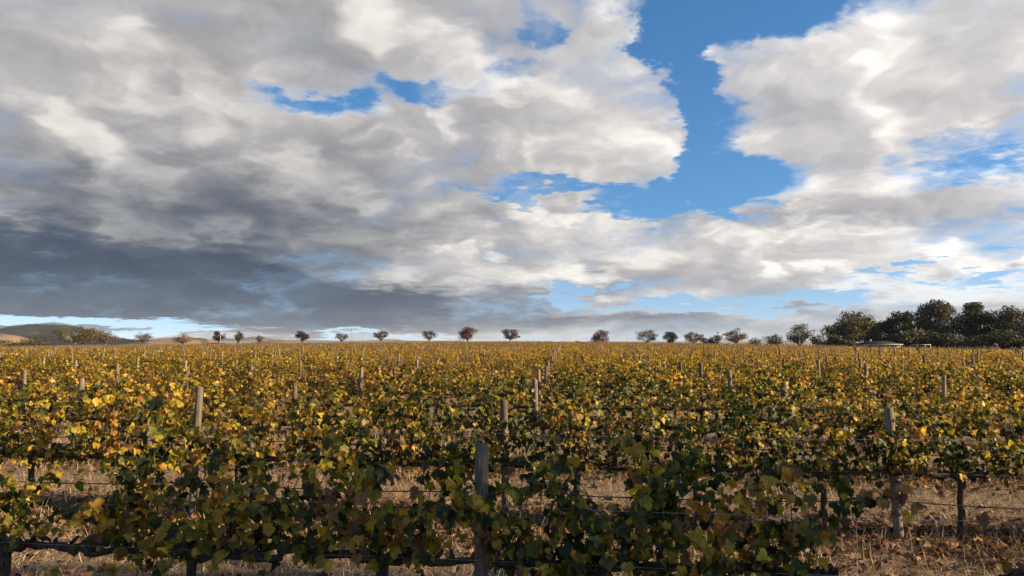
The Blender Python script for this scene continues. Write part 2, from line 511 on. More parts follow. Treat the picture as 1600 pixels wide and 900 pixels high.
#   deep green, green, lime, yellow-green, yellow, gold, orange, brown, tan, dead brown
MIX = {'green':  (0.28, 0.25, 0.17, 0.11, 0.07, 0.04, 0.02, 0.03, 0.02, 0.01),
       'turning': (0.12, 0.17, 0.19, 0.17, 0.14, 0.08, 0.03, 0.05, 0.03, 0.02),
       'yellow': (0.05, 0.10, 0.16, 0.22, 0.21, 0.12, 0.04, 0.05, 0.03, 0.02),
       'gold':   (0.02, 0.05, 0.09, 0.16, 0.22, 0.19, 0.09, 0.09, 0.06, 0.03),
       'brown':  (0.01, 0.03, 0.06, 0.09, 0.12, 0.13, 0.10, 0.21, 0.10, 0.15)}
TINTS = list(MIX)
def pick_tint(x, y):
    g = vnoise(x + 31, y + 7, 0.16) * 0.6 + vnoise(x, y, 0.55) * 0.4 + rng.normal() * 0.08
    g -= 0.13 + 0.15 * sstep(14, 50, y) + 0.28 * sstep(40, 120, y) - 0.16 * (1 - sstep(6, 16, y))
    for lim, t in ((0.62, 'green'), (0.46, 'turning'), (0.28, 'yellow'), (0.10, 'gold')):
        if g > lim: return t
    return 'brown'

def frames(nrm, tip):
    """rotation matrices whose columns are leaf x, leaf y (tip) and normal"""
    n = nrm / (np.linalg.norm(nrm, axis=1)[:, None] + 1e-9)
    t = tip - n * np.sum(tip * n, 1)[:, None]
    t /= np.linalg.norm(t, axis=1)[:, None] + 1e-9
    return np.stack([np.cross(t, n), t, n], -1)

def scatter(mb, templates, pos, rot, size, col, edge=None):
    """adds many copies of small templates to one mesh"""
    which = rng.integers(0, len(templates), len(pos))
    for k, (v, f) in enumerate(templates):
        m = which == k
        if not m.any(): continue
        w = np.einsum('nij,kj->nki', rot[m], v) * size[m][:, None, None] + pos[m][:, None]
        nn = m.sum()
        ff = (f[None] + (np.arange(nn) * len(v))[:, None, None]).reshape(-1, f.shape[1])
        c = np.repeat(col[m][:, None], len(v), 1).copy()
        if edge is not None:                                     # leaf rims dry out before the veins
            r = np.hypot(v[:, 0], v[:, 1]); r = (r / r.max())[None, :, None]
            c = c * (1 - r * 0.6) + edge[m][:, None] * (r * 0.6)
        mb.add(w.reshape(-1, 3), ff, c.reshape(-1, 3))

def leaf_cols(n, tint):
    p = np.array(MIX[tint]) / sum(MIX[tint])
    i = rng.choice(len(PAL), n, p=p)
    blk = rng.choice(len(PAL), n // 24 + 1, p=p)[np.arange(n) // 24]      # a cane turns colour as a whole
    same = rng.random(n) < 0.62
    i = np.where(same, np.clip(np.round(blk + rng.normal(size=n) * 0.8), 0, 9).astype(int), i)
    c = PAL[i] * rng.uniform(0.75, 1.25, (n, 1))
    e = PAL[np.clip(i + rng.integers(0, 3, n), 0, 8)]
    return i, c, e

def grow(dens=1.0, top=1.38, s0=-0.70, s1=0.70, low=0.0, spread=0.22, wild=1.0):
    """canes rising from the cordon of one vine and the leaves along them (vine space: x along the row, z up)"""
    canes, lp, ln, lt = [], [], [], []
    nc = max(2, int(round(12 * dens * (s1 - s0) / 1.4)))
    for k in range(nc):
        s = s0 + (s1 - s0) * (k + rng.uniform(0.1, 0.9)) / nc
        p = np.array([s, rng.normal() * 0.03, 0.72 + rng.uniform(-0.02, 0.04)])
        d = np.array([rng.normal() * 0.35, rng.normal() * 0.42, 1.0])
        L = rng.uniform(0.55, 1.0) * (top - 0.72) * 1.5 * wild
        droop = rng.uniform(0.5, 2.0)
        if rng.random() < 0.10: L *= 1.18; droop = 0.5          # a few whips shoot up past the rest
        if rng.random() < low: d = np.array([rng.normal() * 0.6, rng.choice([-1, 1]) * 0.9, 0.15]); droop = 2.6; L *= 0.7
        n = 9; pts = [p]
        for i in range(n):
            d = d / np.linalg.norm(d)
            p = p + d * L / n
            d = d + np.array([rng.normal() * 0.16, rng.normal() * 0.16, -droop * (i / n) * 0.26])
            pts.append(p)
        pts = np.array(pts); canes.append(pts)
        m = int(L / 0.0235 * rng.uniform(0.8, 1.25)) + 3
        t = np.sort(rng.uniform(0.03, 1.0, m)) * n
        i = np.clip(t.astype(int), 0, n - 1); q = pts[i] + (pts[i + 1] - pts[i]) * (t - i)[:, None]
        ph = np.arange(m) * np.pi + rng.normal(size=m) * 0.7 + rng.uniform(0, 6)
        out = np.column_stack([np.cos(ph), np.sin(ph), rng.uniform(-0.5, 0.5, m)])
        q = q + out * rng.uniform(0.03, 0.13, m)[:, None]
        lp.append(q)
        ln.append(out * np.array([0.6, 1.0, 0.5]) + np.column_stack([rng.normal(size=m) * 0.45, rng.normal(size=m) * 0.45, rng.uniform(0.0, 0.95, m)]))
        lt.append(out * 0.5 + np.column_stack([rng.normal(size=m) * 0.4, rng.normal(size=m) * 0.4, rng.uniform(-1.3, -0.2, m)]))
    # side shoots close to the cordon fill the fruit zone
    m = int(95 * dens * (s1 - s0) / 1.4)
    q = np.column_stack([rng.uniform(s0, s1, m), rng.normal(size=m) * spread, 0.70 + np.abs(rng.normal(size=m)) * 0.25 - 0.10 * rng.random(m)])
    lp.append(q)
    ln.append(np.column_stack([rng.normal(size=m) * 0.5, np.sign(q[:, 1]) * 0.8 + rng.normal(size=m) * 0.4, rng.uniform(0, 0.8, m)]))
    lt.append(np.column_stack([rng.normal(size=m) * 0.5, rng.normal(size=m) * 0.4, rng.uniform(-1.2, -0.2, m)]))
    lp = np.vstack(lp); rot = frames(np.vstack(ln), np.vstack(lt))
    return canes, lp, rot

def trunk_mesh(seed):
    g = np.random.default_rng(seed)
    z = np.linspace(-0.06, 0.70, 9)
    x = np.cumsum(g.normal(size=9) * 0.012); y = np.cumsum(g.normal(size=9) * 0.010)
    x -= np.linspace(x[0], x[-1] * 0.2, 9)
    r = np.interp(np.linspace(0, 1, 9), [0, 0.15, 0.8, 1], [0.048, 0.036, 0.033, 0.046]) * g.uniform(0.85, 1.15)
    return MB().tube(np.column_stack([x, y, z]), r, 8, lump=0.10)

def cordon_mb(seed, s0=-0.72, s1=0.72):
    g = np.random.default_rng(seed)
    mb = MB()
    for a, b in ((0.0, s0), (0.0, s1)):
        n = 13
        s = np.linspace(a, b, n)
        z = 0.69 + 0.035 * sstep(0, 0.25, np.abs(s)) + np.convolve(g.normal(size=n + 2), (0.3, 0.4, 0.3), 'valid') * 0.020 - 0.04 * np.abs(s) * g.uniform(-1, 1)
        y = np.cumsum(g.normal(size=n) * 0.014)
        r = np.interp(np.abs(s), [0, 0.15, 0.75], [0.040, 0.031, 0.021]) * (0.8 + 0.6 * g.random(n))
        mb.tube(np.column_stack([s, y, z]), r, 7, lump=0.16)
        for k in range(6):                                       # spur stubs
            q = a + (b - a) * (k + g.uniform(0.3, 0.9)) / 6.2
            p0 = np.array([q, g.normal() * 0.012, 0.72]); d = np.array([g.normal() * 0.03, g.normal() * 0.03, g.uniform(0.03, 0.06)])
            mb.tube([p0, p0 + d * 0.5, p0 + d], [0.019, 0.016, 0.012], 5, lump=0.1)
    return mb

# single leaves for the two front rows: shapes x palette, shared by every vine
LEAF_BANK = {}
def leaf_from_bank(i, e, k):
    key = (i, e, k)
    if key not in LEAF_BANK:
        v, f = LEAF_HI[k]
        r = np.hypot(v[:, 0], v[:, 1]); r = (r / r.max())[:, None]
        me = MB().add(v, f, PAL[i] * (1 - r * 0.6) + PAL[e] * r * 0.6).mesh('leaf')
        me.materials.append(M_LEAF)
        LEAF_BANK[key] = me
    return LEAF_BANK[key]

# ---------------------------------------------------------------- layout of vines
# front row: per vine (tint, density, top, s0, s1, share of low hanging canes, vigour)
FRONT = {-3: ('turning', 0.62, 1.36, -0.70, 0.35, 0.15, 1.0), -2: ('turning', 1.45, 1.43, -0.70, 0.70, 0.25, 1.0), -1: ('turning', 1.3, 1.42, -0.7, 0.42, 0.25, 1.0),
         0: ('green', 1.8, 1.45, -0.60, 0.70, 0.30, 1.0), 1: ('turning', 1.7, 1.43, -0.72, 0.02, 0.3, 1.0), 2: ('gold', 0.16, 1.0, -0.5, 0.6, 0.6, 0.7)}
vines = []                                                       # (row, index in row, x, y)
for r in range(N_ROWS):
    x0 = POST_X0 + POST_SHIFT * r + POST_GAP / 6.0
    kmax = int((0.80 * (ROW_D0 + ROW_STEP * r) * 1.15 + 14) / (POST_GAP / 3)) + 2
    for k in range(-kmax, kmax + 1):
        x = x0 + k * POST_GAP / 3; y = row_y(r, x)
        lim = 0.722 * y + (9.0 if y < 70 else 2.0)
        if y < 2.5 or abs(x) > lim or y > field_end(x): continue
        vines.append((r, k, x, y))
shown = sorted((v for v in vines if in_frame(v[2], v[3], 0.35)), key=lambda v: v[3])
NEAR = shown[:300]
near_set = {(v[0], v[1]) for v in NEAR}
per_row = {}
for v in sorted(NEAR, key=lambda v: v[2]): per_row.setdefault(v[0], []).append(v)
LOOK = {'green': 'dark green', 'turning': 'green and yellow', 'yellow': 'yellow-green', 'gold': 'golden yellow', 'brown': 'brown and gold'}

def front_vine(r, k, x, y):
    root = empty('grapevine', (x, y, float(ground_z(x, y))), ROW_ANG)
    if r == 0: tint, dens, top, s0, s1, low, wild = FRONT.get(k, ('turning', 0.9, 1.35, -0.7, 0.7, 0.2, 1.0))
    else:
        tint = pick_tint(x, y)
        dens, top, s0, s1, low, wild = rng.uniform(0.7, 1.3), rng.uniform(1.18, 1.46), -0.7, 0.7, 0.12, rng.uniform(0.9, 1.1)
    o = trunk_mesh(100 + r * 50 + k).build('trunk', M_BARK, root, smooth=True)
    arm = {1: (-0.72, 0.20), 2: (-0.22, 0.10)}.get(k, (-0.72, 0.72)) if r == 0 else (-0.72, 0.72)
    cordon_mb(300 + r * 50 + k, *arm).build('cordon', M_BARK, root, smooth=True)
    canes, lp, rot = grow(dens, top, s0, s1, low, wild=wild)
    for c in canes:
        MB().tube(c, np.linspace(0.0055, 0.002, len(c)), 4).build('cane', M_CANE, root)
    cap = 290 if r == 0 else 170
    i, c, e = leaf_cols(len(lp), tint)
    size = 0.034 + 0.072 * rng.beta(2.0, 1.9, len(lp))
    order = np.argsort(lp[:, 1])                                 # the camera side first
    for n, q in enumerate(order[:cap]):
        me = leaf_from_bank(int(i[q]), int(min(8, i[q] + rng.integers(0, 3))), int(rng.integers(0, len(LEAF_HI))))
        lo = link('leaf', me, root)
        s = size[q]
        mt = Matrix(rot[q].tolist()).to_4x4() @ Matrix.Diagonal((s, s, s, 1.0)); mt.translation = lp[q]
        lo.matrix_basis = mt
    rest = order[cap:]
    if len(rest):
        mb = MB(); scatter(mb, LEAF_HI, lp[rest], rot[rest], size[rest], c[rest], e[rest])
        tag(mb.build('foliage', M_LEAF, root), kind='stuff')
    return root, tint

# shared foliage for the vines from the third row back
VAR = {}
def vine_variant(tint, lod, k):
    key = (tint, lod, k)
    if key not in VAR:
        canes, lp, rot = grow(rng.uniform(0.7, 1.35), rng.uniform(1.18, 1.46), wild=rng.uniform(0.9, 1.1), low=0.1)
        i, c, e = leaf_cols(len(lp), tint)
        mb = MB(); scatter(mb, LEAF_MID if lod == 0 else LEAF_LOW, lp, rot, rng.uniform(0.05, 0.10, len(lp)), c, e)
        fm = mb.mesh('foliage'); fm.materials.append(M_LEAF)
        cb = MB()
        for q in canes: cb.tube(q[::2], np.linspace(0.0055, 0.0025, len(q[::2])), 3, cap=False)
        cm = cb.mesh('shoots'); cm.materials.append(M_CANE)
        VAR[key] = (fm, cm)
    return VAR[key]
TRUNKS, CORDONS = [], []
for q in range(6):
    for lst, mb in ((TRUNKS, trunk_mesh(900 + q)), (CORDONS, cordon_mb(950 + q))):
        me = mb.mesh('wood', True); me.materials.append(M_BARK); lst.append(me)

for r, lst in sorted(per_row.items()):
    for pos, (r_, k, x, y) in enumerate(lst):
        if r < 2:
            root, tint = front_vine(r, k, x, y)
        else:
            tint = pick_tint(x, y); lod = 0 if r < 6 else 1
            root = empty('grapevine', (x, y, float(ground_z(x, y))), ROW_ANG + (math.pi if rng.random() < 0.5 else 0))
            fm, cm = vine_variant(tint, lod, int(rng.integers(0, 5)))
            link('trunk', TRUNKS[rng.integers(6)], root); link('cordon', CORDONS[rng.integers(6)], root)
            fo = link('foliage', fm, root); tag(fo, kind='stuff'); fo.scale = (1, rng.uniform(0.85, 1.15), rng.uniform(0.92, 1.08))
            sh = link('shoots', cm, root); tag(sh, kind='stuff'); sh.scale = fo.scale
        if r == 0 and k == 2: txt = 'nearly bare grapevine with a few low gold leaves, right end of front row'
        elif r == 0 and k == 0: txt = 'tall dense dark green grapevine in the front row, just right of the big post'
        elif r == 0 and k == -1: txt = 'leafy green and yellow grapevine in the front row, just left of the big post'
        elif pos == 0: txt = f'{LOOK[tint]} grapevine at the left edge of the {ordinal(r + 1)} row from the front'
        elif pos == len(lst) - 1: txt = f'{LOOK[tint]} grapevine at the right edge of the {ordinal(r + 1)} row from the front'
        else: txt = f'{LOOK[tint]} grapevine, {ordinal(pos + 1)} from the left in the {ordinal(r + 1)} row'
        tag(root, txt, 'grapevine', 'grapevines trained along the trellis rows')

# ---------------------------------------------------------------- the rest of the vineyard, too many to count
def far_vines():
    mb = MB(); wood = MB()
    P, Rn, S, C, E = [], [], [], [], []
    for (r, k, x, y) in vines:
        if (r, k) in near_set: continue
        near = y < 60
        n = 240 if near else 210 if y < 80 else 120 if y < 130 else 64 if y < 190 else 40
        s = 0.085 if y < 60 else 0.095 if y < 80 else 0.125 if y < 130 else 0.17 if y < 190 else 0.21
        vig = rng.uniform(0.5, 1.15)
        n = int(n * vig)
        tint = pick_tint(x, y)
        top = rng.uniform(0.36, 0.70)
        cx = rng.uniform(-0.7, 0.7, max(3, n // 14))              # leaves gather on canes
        u = cx[np.arange(n) * len(cx) // n] + rng.normal(size=n) * 0.09
        h = 0.70 + top * rng.beta(1.3, 1.5, n) - 0.1 * rng.random(n)
        w = rng.normal(size=n) * (0.12 + 0.12 * (h - 0.7))
        z = float(ground_z(x, y))
        P.append(np.array([x, y, z]) + u[:, None] * U + w[:, None] * np.array([-U[1], U[0], 0]) + np.column_stack([np.zeros(n), np.zeros(n), h]))
        nr = np.column_stack([rng.normal(size=n) * 0.6, rng.normal(size=n), rng.uniform(0, 0.9, n)])
        Rn.append(frames(nr, np.column_stack([rng.normal(size=n) * 0.5, rng.normal(size=n) * 0.5, rng.uniform(-1.2, -0.1, n)])))
        S.append(rng.uniform(0.75, 1.25, n) * s)
        i, c, e = leaf_cols(n, tint); C.append(c); E.append(e)
        if y < 130:
            wood.tube([(x, y, z - 0.05), (x + rng.normal() * 0.02, y, z + 0.35), (x, y, z + 0.72)], [0.045, 0.036, 0.04], 5, cap=False)
            a = np.array([x, y, z + 0.72])
            wood.tube([a - U * 0.69, a - U * 0.3 + np.array([0, 0, 0.02]), a + U * 0.3, a + U * 0.69], [0.024, 0.032, 0.034, 0.024], 4, cap=False)
    scatter(mb, LEAF_LOW, np.vstack(P), np.vstack(Rn), np.concatenate(S), np.vstack(C), np.vstack(E))
    o = mb.build('grapevine_rows', M_LEAF)
    tag(o, 'distant rows of gold and brown grapevines filling the field to the crest', 'vineyard', kind='stuff')
    w = wood.build('vine_wood', M_BARK, o, smooth=True)
    tag(w, kind='stuff')
far_vines()

# ---------------------------------------------------------------- trellis posts
def post_mb(seed, h=1.51, r=0.052, sides=12):
    g = np.random.default_rng(seed)
    z = np.array([-0.12, 0.0, 0.2, 0.5, 0.8, 1.1, h - 0.012, h])
    rad = r * np.array([1.04, 1.03, 1.01, 1.0, 0.99, 0.98, 0.965, 0.90])
    lean = g.normal(size=2) * 0.008
    th = np.linspace(0, 2 * np.pi, sides, endpoint=False)
    lobes = 1 + 0.05 * np.cos(2 * th + g.uniform(0, 6)) + g.normal(size=sides) * 0.018
    v = np.array([[(lean[0] * q + a * l * np.cos(t), lean[1] * q + a * l * np.sin(t), q + (0.006 * np.cos(t + seed) if q > h - 0.1 else 0)) for t, l in zip(th, lobes)] for q, a in zip(z, rad)])
    n = len(z)
    i, j = np.meshgrid(np.arange(n - 1), np.arange(sides), indexing='ij')
    q = np.stack([i * sides + j, i * sides + (j + 1) % sides, (i + 1) * sides + (j + 1) % sides, (i + 1) * sides + j], -1).reshape(-1, 4)
    e = (n - 1) * sides
    vv = np.vstack([v.reshape(-1, 3), [[lean[0] * h, lean[1] * h, h]]])
    cap = np.array([(n * sides, e + j, e + (j + 1) % sides) for j in range(sides)])
    return MB().add(vv, [q, cap])
POSTS = []
for q in range(6):
    me = post_mb(40 + q, rng.uniform(1.44, 1.56), rng.uniform(0.042, 0.053)).mesh('trellis_post'); me.materials.append(M_POST); POSTS.append(me)

posts = []
for r in range(N_ROWS):
    kmax = int((0.80 * (ROW_D0 + ROW_STEP * r) * 1.15 + 14) / POST_GAP) + 2
    for k in range(-kmax, kmax + 1):
        x = POST_X0 + POST_SHIFT * r + k * POST_GAP
        x += rng.normal() * 0.05 if (r, k) != (0, 0) else 0
        y = row_y(r, x)
        if y < 2.5 or abs(x) > 0.722 * y + 6 or y > field_end(x): continue
        posts.append((r, k, x, y))
PNEAR = sorted((p for p in posts if in_frame(p[2], p[3], -0.1)), key=lambda p: p[3])[:300]
pset = {(p[0], p[1]) for p in PNEAR}
prow = {}
for p in sorted(PNEAR, key=lambda p: p[2]): prow.setdefault(p[0], []).append(p)
for r, lst in sorted(prow.items()):
    for pos, (r_, k, x, y) in enumerate(lst):
        if (r, k) == (0, 0):
            o = post_mb(77, 1.50, 0.047, 16).build('trellis_post', M_POST)
            st = MB()                                            # wire staples and a dangling tie
            st.tube([(-0.006, -0.048, 1.40), (-0.006, -0.056, 1.36), (-0.004, -0.052, 1.28)], 0.0022, 5)
            st.build('wire_tie', M_WIRE, o)
            for zz in (0.72, 1.10):
                MB().tube([(-0.020, -0.040, zz), (-0.018, -0.064, zz), (0.018, -0.064, zz), (0.020, -0.040, zz)], 0.0025, 5).build('staple', M_WIRE, o)
            txt = 'thick dark timber post standing alone in the middle of the front row'
        else:
            o = link('trellis_post', POSTS[rng.integers(6)])
            if len(lst) > 1 and pos == 0: txt = f'grey timber trellis post, first from the left in the {ordinal(r + 1)} vine row'
            elif pos == len(lst) - 1: txt = f'grey timber trellis post, last on the right in the {ordinal(r + 1)} vine row'
            else: txt = f'grey timber trellis post, {ordinal(pos + 1)} from the left in the {ordinal(r + 1)} vine row'
            o.rotation_euler = (rng.normal() * 0.02, rng.normal() * 0.024, rng.uniform(0, 6))
            o.scale = (1, 1, rng.uniform(0.96, 1.06) if r < 4 else rng.uniform(0.97, 1.08))
        o.location = (x, y - 0.0, float(ground_z(x, y)))
        tag(o, txt, 'post', 'timber posts of the vine trellis')
mb = MB()
for (r, k, x, y) in posts:
    if (r, k) in pset: continue
    z = float(ground_z(x, y)); h = rng.uniform(1.46, 1.66)
    mb.tube([(x, y, z - 0.1), (x + rng.normal() * 0.01, y, z + h)], [0.050, 0.046], 6)
tag(mb.build('trellis_posts', M_POST), 'distant pale timber posts scattered through the far vine rows', 'posts', kind='stuff')

# ---------------------------------------------------------------- wires and drip hose on the nearer rows
def run(r, h, rad, sag, mat, name, sides, off):
    xs = [p[2] for p in posts if p[0] == r]
    x0, x1 = min(xs), max(xs)
    x = np.linspace(x0, x1, int((x1 - x0) / 0.69) + 2)
    ph = ((x - (POST_X0 + POST_SHIFT * r)) / POST_GAP) % 1.0
    z = ground_z(x, row_y(r, x)) + h - sag * 4 * ph * (1 - ph) + rng.normal(size=len(x)) * sag * 0.15
    pts = np.column_stack([x, row_y(r, x) + off, z])
    return MB().tube(pts, rad, sides).build(name, mat, smooth=True)
for r in range(8):
    o = run(r, 0.43, 0.0072, 0.05, M_HOSE, 'drip_hose', 6, -0.062)
    tag(o, f'thin black drip irrigation hose strung low along the {ordinal(r + 1)} vine row', 'hose', 'drip hoses of the vine rows')
for r in range(4):
    for h, w in ((0.745, 'lower'), (1.10, 'upper')):
        o = run(r, h, 0.0018, 0.02, M_WIRE, 'trellis_wire', 4, -0.060)
        tag(o, f'{w} steel trellis wire stapled along the {ordinal(r + 1)} vine row', 'wire', 'wires of the vine trellis')

# ---------------------------------------------------------------- dry grass and fallen leaves on the floor
def litter():
    n = 130000
    t = rng.random(n) ** 1.6
    y = 3.6 + 26 * t; x = rng.uniform(-1, 1, n) * (0.75 * y + 0.6)
    z = ground_z(x, y) + rng.uniform(0.0, 0.022, n)
    L = rng.uniform(0.04, 0.16, n) * (1 + 0.03 * y)
    a = rng.uniform(0, 2 * np.pi, n); up = np.abs(rng.normal(size=n)) * 0.28
    stand = rng.random(n) < 0.20; up[stand] += rng.uniform(0.4, 1.4, stand.sum())
    d = np.column_stack([np.cos(a), np.sin(a), up]) * L[:, None]
    w = np.column_stack([-np.sin(a), np.cos(a), np.zeros(n)]) * (0.0018 + 0.00025 * y)[:, None]
    p = np.column_stack([x, y, z])
    v = np.stack([p - w, p + w, p + d * 0.55 + w * 0.8 + np.array([0, 0, 0.004]), p + d], 1).reshape(-1, 3)
    f = np.arange(n)[:, None] * 4
    tri = np.vstack([f + np.array([0, 1, 2]), f + np.array([0, 2, 3])])
    base = np.array([(0.27, 0.20, 0.125), (0.40, 0.31, 0.205), (0.18, 0.122, 0.075), (0.11, 0.07, 0.044)])[rng.choice(4, n, p=(0.42, 0.28, 0.2, 0.1))]
    o = MB().add(v, tri, np.repeat(base * rng.uniform(0.8, 1.2, (n, 1)), 4, 0)).build('dry_grass', M_LITTER)
    tag(o, 'dry straw stubble lying between the vine rows', 'grass', kind='stuff')
    m = 26000
    r = rng.choice(7, m, p=(0.22, 0.26, 0.18, 0.12, 0.09, 0.07, 0.06))
    x = rng.uniform(-1, 1, m) * (0.75 * (ROW_D0 + ROW_STEP * r) + 1)
    y = row_y(r, x) + rng.normal(size=m) * 0.60
    pos = np.column_stack([x, y, ground_z(x, y) + rng.uniform(0.012, 0.05, m)])
    rot = frames(np.column_stack([rng.normal(size=m) * 0.5, rng.normal(size=m) * 0.5, np.ones(m)]), rng.normal(size=(m, 3)))
    col = np.array([(0.115, 0.056, 0.030), (0.17, 0.09, 0.05), (0.075, 0.04, 0.024), (0.24, 0.155, 0.09), (0.26, 0.15, 0.04)])[rng.choice(5, m, p=(0.3, 0.25, 0.2, 0.15, 0.1))]
    mb = MB(); scatter(mb, LEAF_MID, pos, rot, rng.uniform(0.05, 0.11, m), col * rng.uniform(0.7, 1.2, (m, 1)))
    tag(mb.build('fallen_leaves', M_LITTER), 'curled brown fallen vine leaves littering the ground under the rows', 'leaves', kind='stuff')
litter()

def stalks():
    mb = MB()
    for r in range(4):
        for k in range(46):
            x = rng.uniform(-1, 1) * (0.75 * (ROW_D0 + ROW_STEP * r) + 0.5); y = row_y(r, x) + rng.normal() * 0.22
            h = rng.uniform(0.18, 0.55); d = np.array([rng.normal() * 0.12, rng.normal() * 0.12, 1.0])
            p = np.array([x, y, float(ground_z(x, y)) - 0.02])
            q = p + d * h * 0.5 + rng.normal(size=3) * 0.02
            mb.tube([p, q, q + (d + rng.normal(size=3) * 0.2) * h * 0.5], [0.004, 0.003, 0.0015], 4, (0.16, 0.095, 0.06))
    tag(mb.build('dead_weeds', M_LITTER), 'thin dead weed stalks standing under the nearest vine rows', 'weeds', kind='stuff')
stalks()

# ---------------------------------------------------------------- hills behind
def mat_hill(name, field, bush, thr, scale):
    m, nt, out = new_mat(name)
    P = geopos(nt)
    n = noise(P.vmul((1.0, 1.0, 3.0)), scale, 5.0, 0.6)
    f = noise(P, 0.02, 4.0, 0.7)
    c = mixcol(nt, maprange(n + (f - 0.5) * 0.35, thr - 0.06, thr + 0.06), field, bush)
    k = maprange(f, 0.3, 0.7, 0.7, 1.3, smooth=False)
    c = c.vmul(comb(nt, k, k, k))
    p = principled(nt, c, 0.95, 0.05, f, 6.0, 0.6)
    nt.links.new(p.outputs[0], out.inputs['Surface'])
    return m

def hill(label, prof, dist, half_depth, mat, rough=0.0, step=2.0):
    """a rounded ridge whose crest follows (pixel x, pixel y) points at one distance"""
    px = np.arange(prof[0][0], prof[-1][0] + step, step)
    py = np.interp(px, [p[0] for p in prof], [p[1] for p in prof])
    k = np.ones(7) / 7; py = np.convolve(np.pad(py, 3, 'edge'), k, 'valid')
    yc = dist + (vnoise(px, px * 0, 0.013) - 0.5) * half_depth * 0.6     # the crest wanders to and fro
    x = (px - 800) / F_PX * yc
    foot = -9.0
    h = np.maximum(CAM_H + (531 - py) / F_PX * yc - foot, 0.3)
    t = np.linspace(-1, 1, 41)
    X = np.repeat(x[:, None], len(t), 1)
    Y = yc[:, None] + t[None] * half_depth
    shape = np.cos(t * np.pi / 2) ** 1.2
    rel = (vnoise(X, Y, 0.012) - 0.5) * 0.20 * (np.abs(t) > 0.12)[None]
    Z = foot + h[:, None] * shape[None] * (1 + rel) + rough * (vnoise(X + 9, Y, 0.11) + vnoise(X, Y + 5, 0.23) - 1) * shape[None]
    n, q = X.shape
    i, j = np.meshgrid(np.arange(n - 1), np.arange(q - 1), indexing='ij')
    f = np.stack([i * q + j, (i + 1) * q + j, (i + 1) * q + j + 1, i * q + j + 1], -1).reshape(-1, 4)
    o = MB().add(np.stack([X, Y, Z], -1), f).build('hill', mat, smooth=True)
    tag(o, label, 'hill', kind='structure')
M_WOOD_SHADED = mat_hill('wooded_hill_shaded', (0.085, 0.066, 0.052), (0.020, 0.023, 0.021), 0.41, 0.0045)  # bush spread wider and darkened: cloud shadow over the woods put into the colour
M_STRAW = mat_hill('dry_paddock', (0.20, 0.145, 0.095), (0.075, 0.062, 0.038), 0.60, 0.012)
M_FAR = mat_hill('far_range', (0.15, 0.13, 0.10), (0.05, 0.055, 0.045), 0.45, 0.002)
hill('long dark wooded hill on the skyline at the far left', [(-260, 533), (-160, 524), (-60, 521), (0, 518), (14, 516), (22, 512), (40, 508.5), (62, 507.5), (84, 509.5), (104, 508.5), (120, 512), (136, 517), (152, 523), (176, 527), (196, 531), (230, 534), (260, 538)], 2600, 230, M_WOOD_SHADED, 5.0)
hill('smooth straw-coloured paddock rise at the left edge', [(-220, 519), (-120, 516), (-40, 519), (0, 521), (20, 524), (34, 529), (46, 536)], 900, 80, M_STRAW, 0.6)
hill('low wooded foothill behind the big olive gum', [(-40, 530), (20, 529), (60, 525), (110, 525), (150, 528), (185, 531), (230, 534), (260, 538)], 1600, 120, M_WOOD_SHADED, 3.0)
hill('pale bare paddock rise behind the tan and grey trees', [(215, 536), (240, 531), (262, 528), (290, 527), (310, 528), (325, 531), (338, 536)], 1100, 90, M_STRAW, 0.6)
hill('low straw mound on the skyline behind the dark red tree', [(392, 536), (412, 533), (432, 531.5), (455, 532), (474, 536)], 1200, 120, M_STRAW, 0.3)
hill('faint blue range peeping over the crest', [(325, 535), (352, 528), (372, 531), (392, 527), (408, 525), (430, 531), (480, 532), (560, 533), (600, 531), (616, 530), (640, 534), (720, 536)], 7000, 600, M_FAR, 5.0)

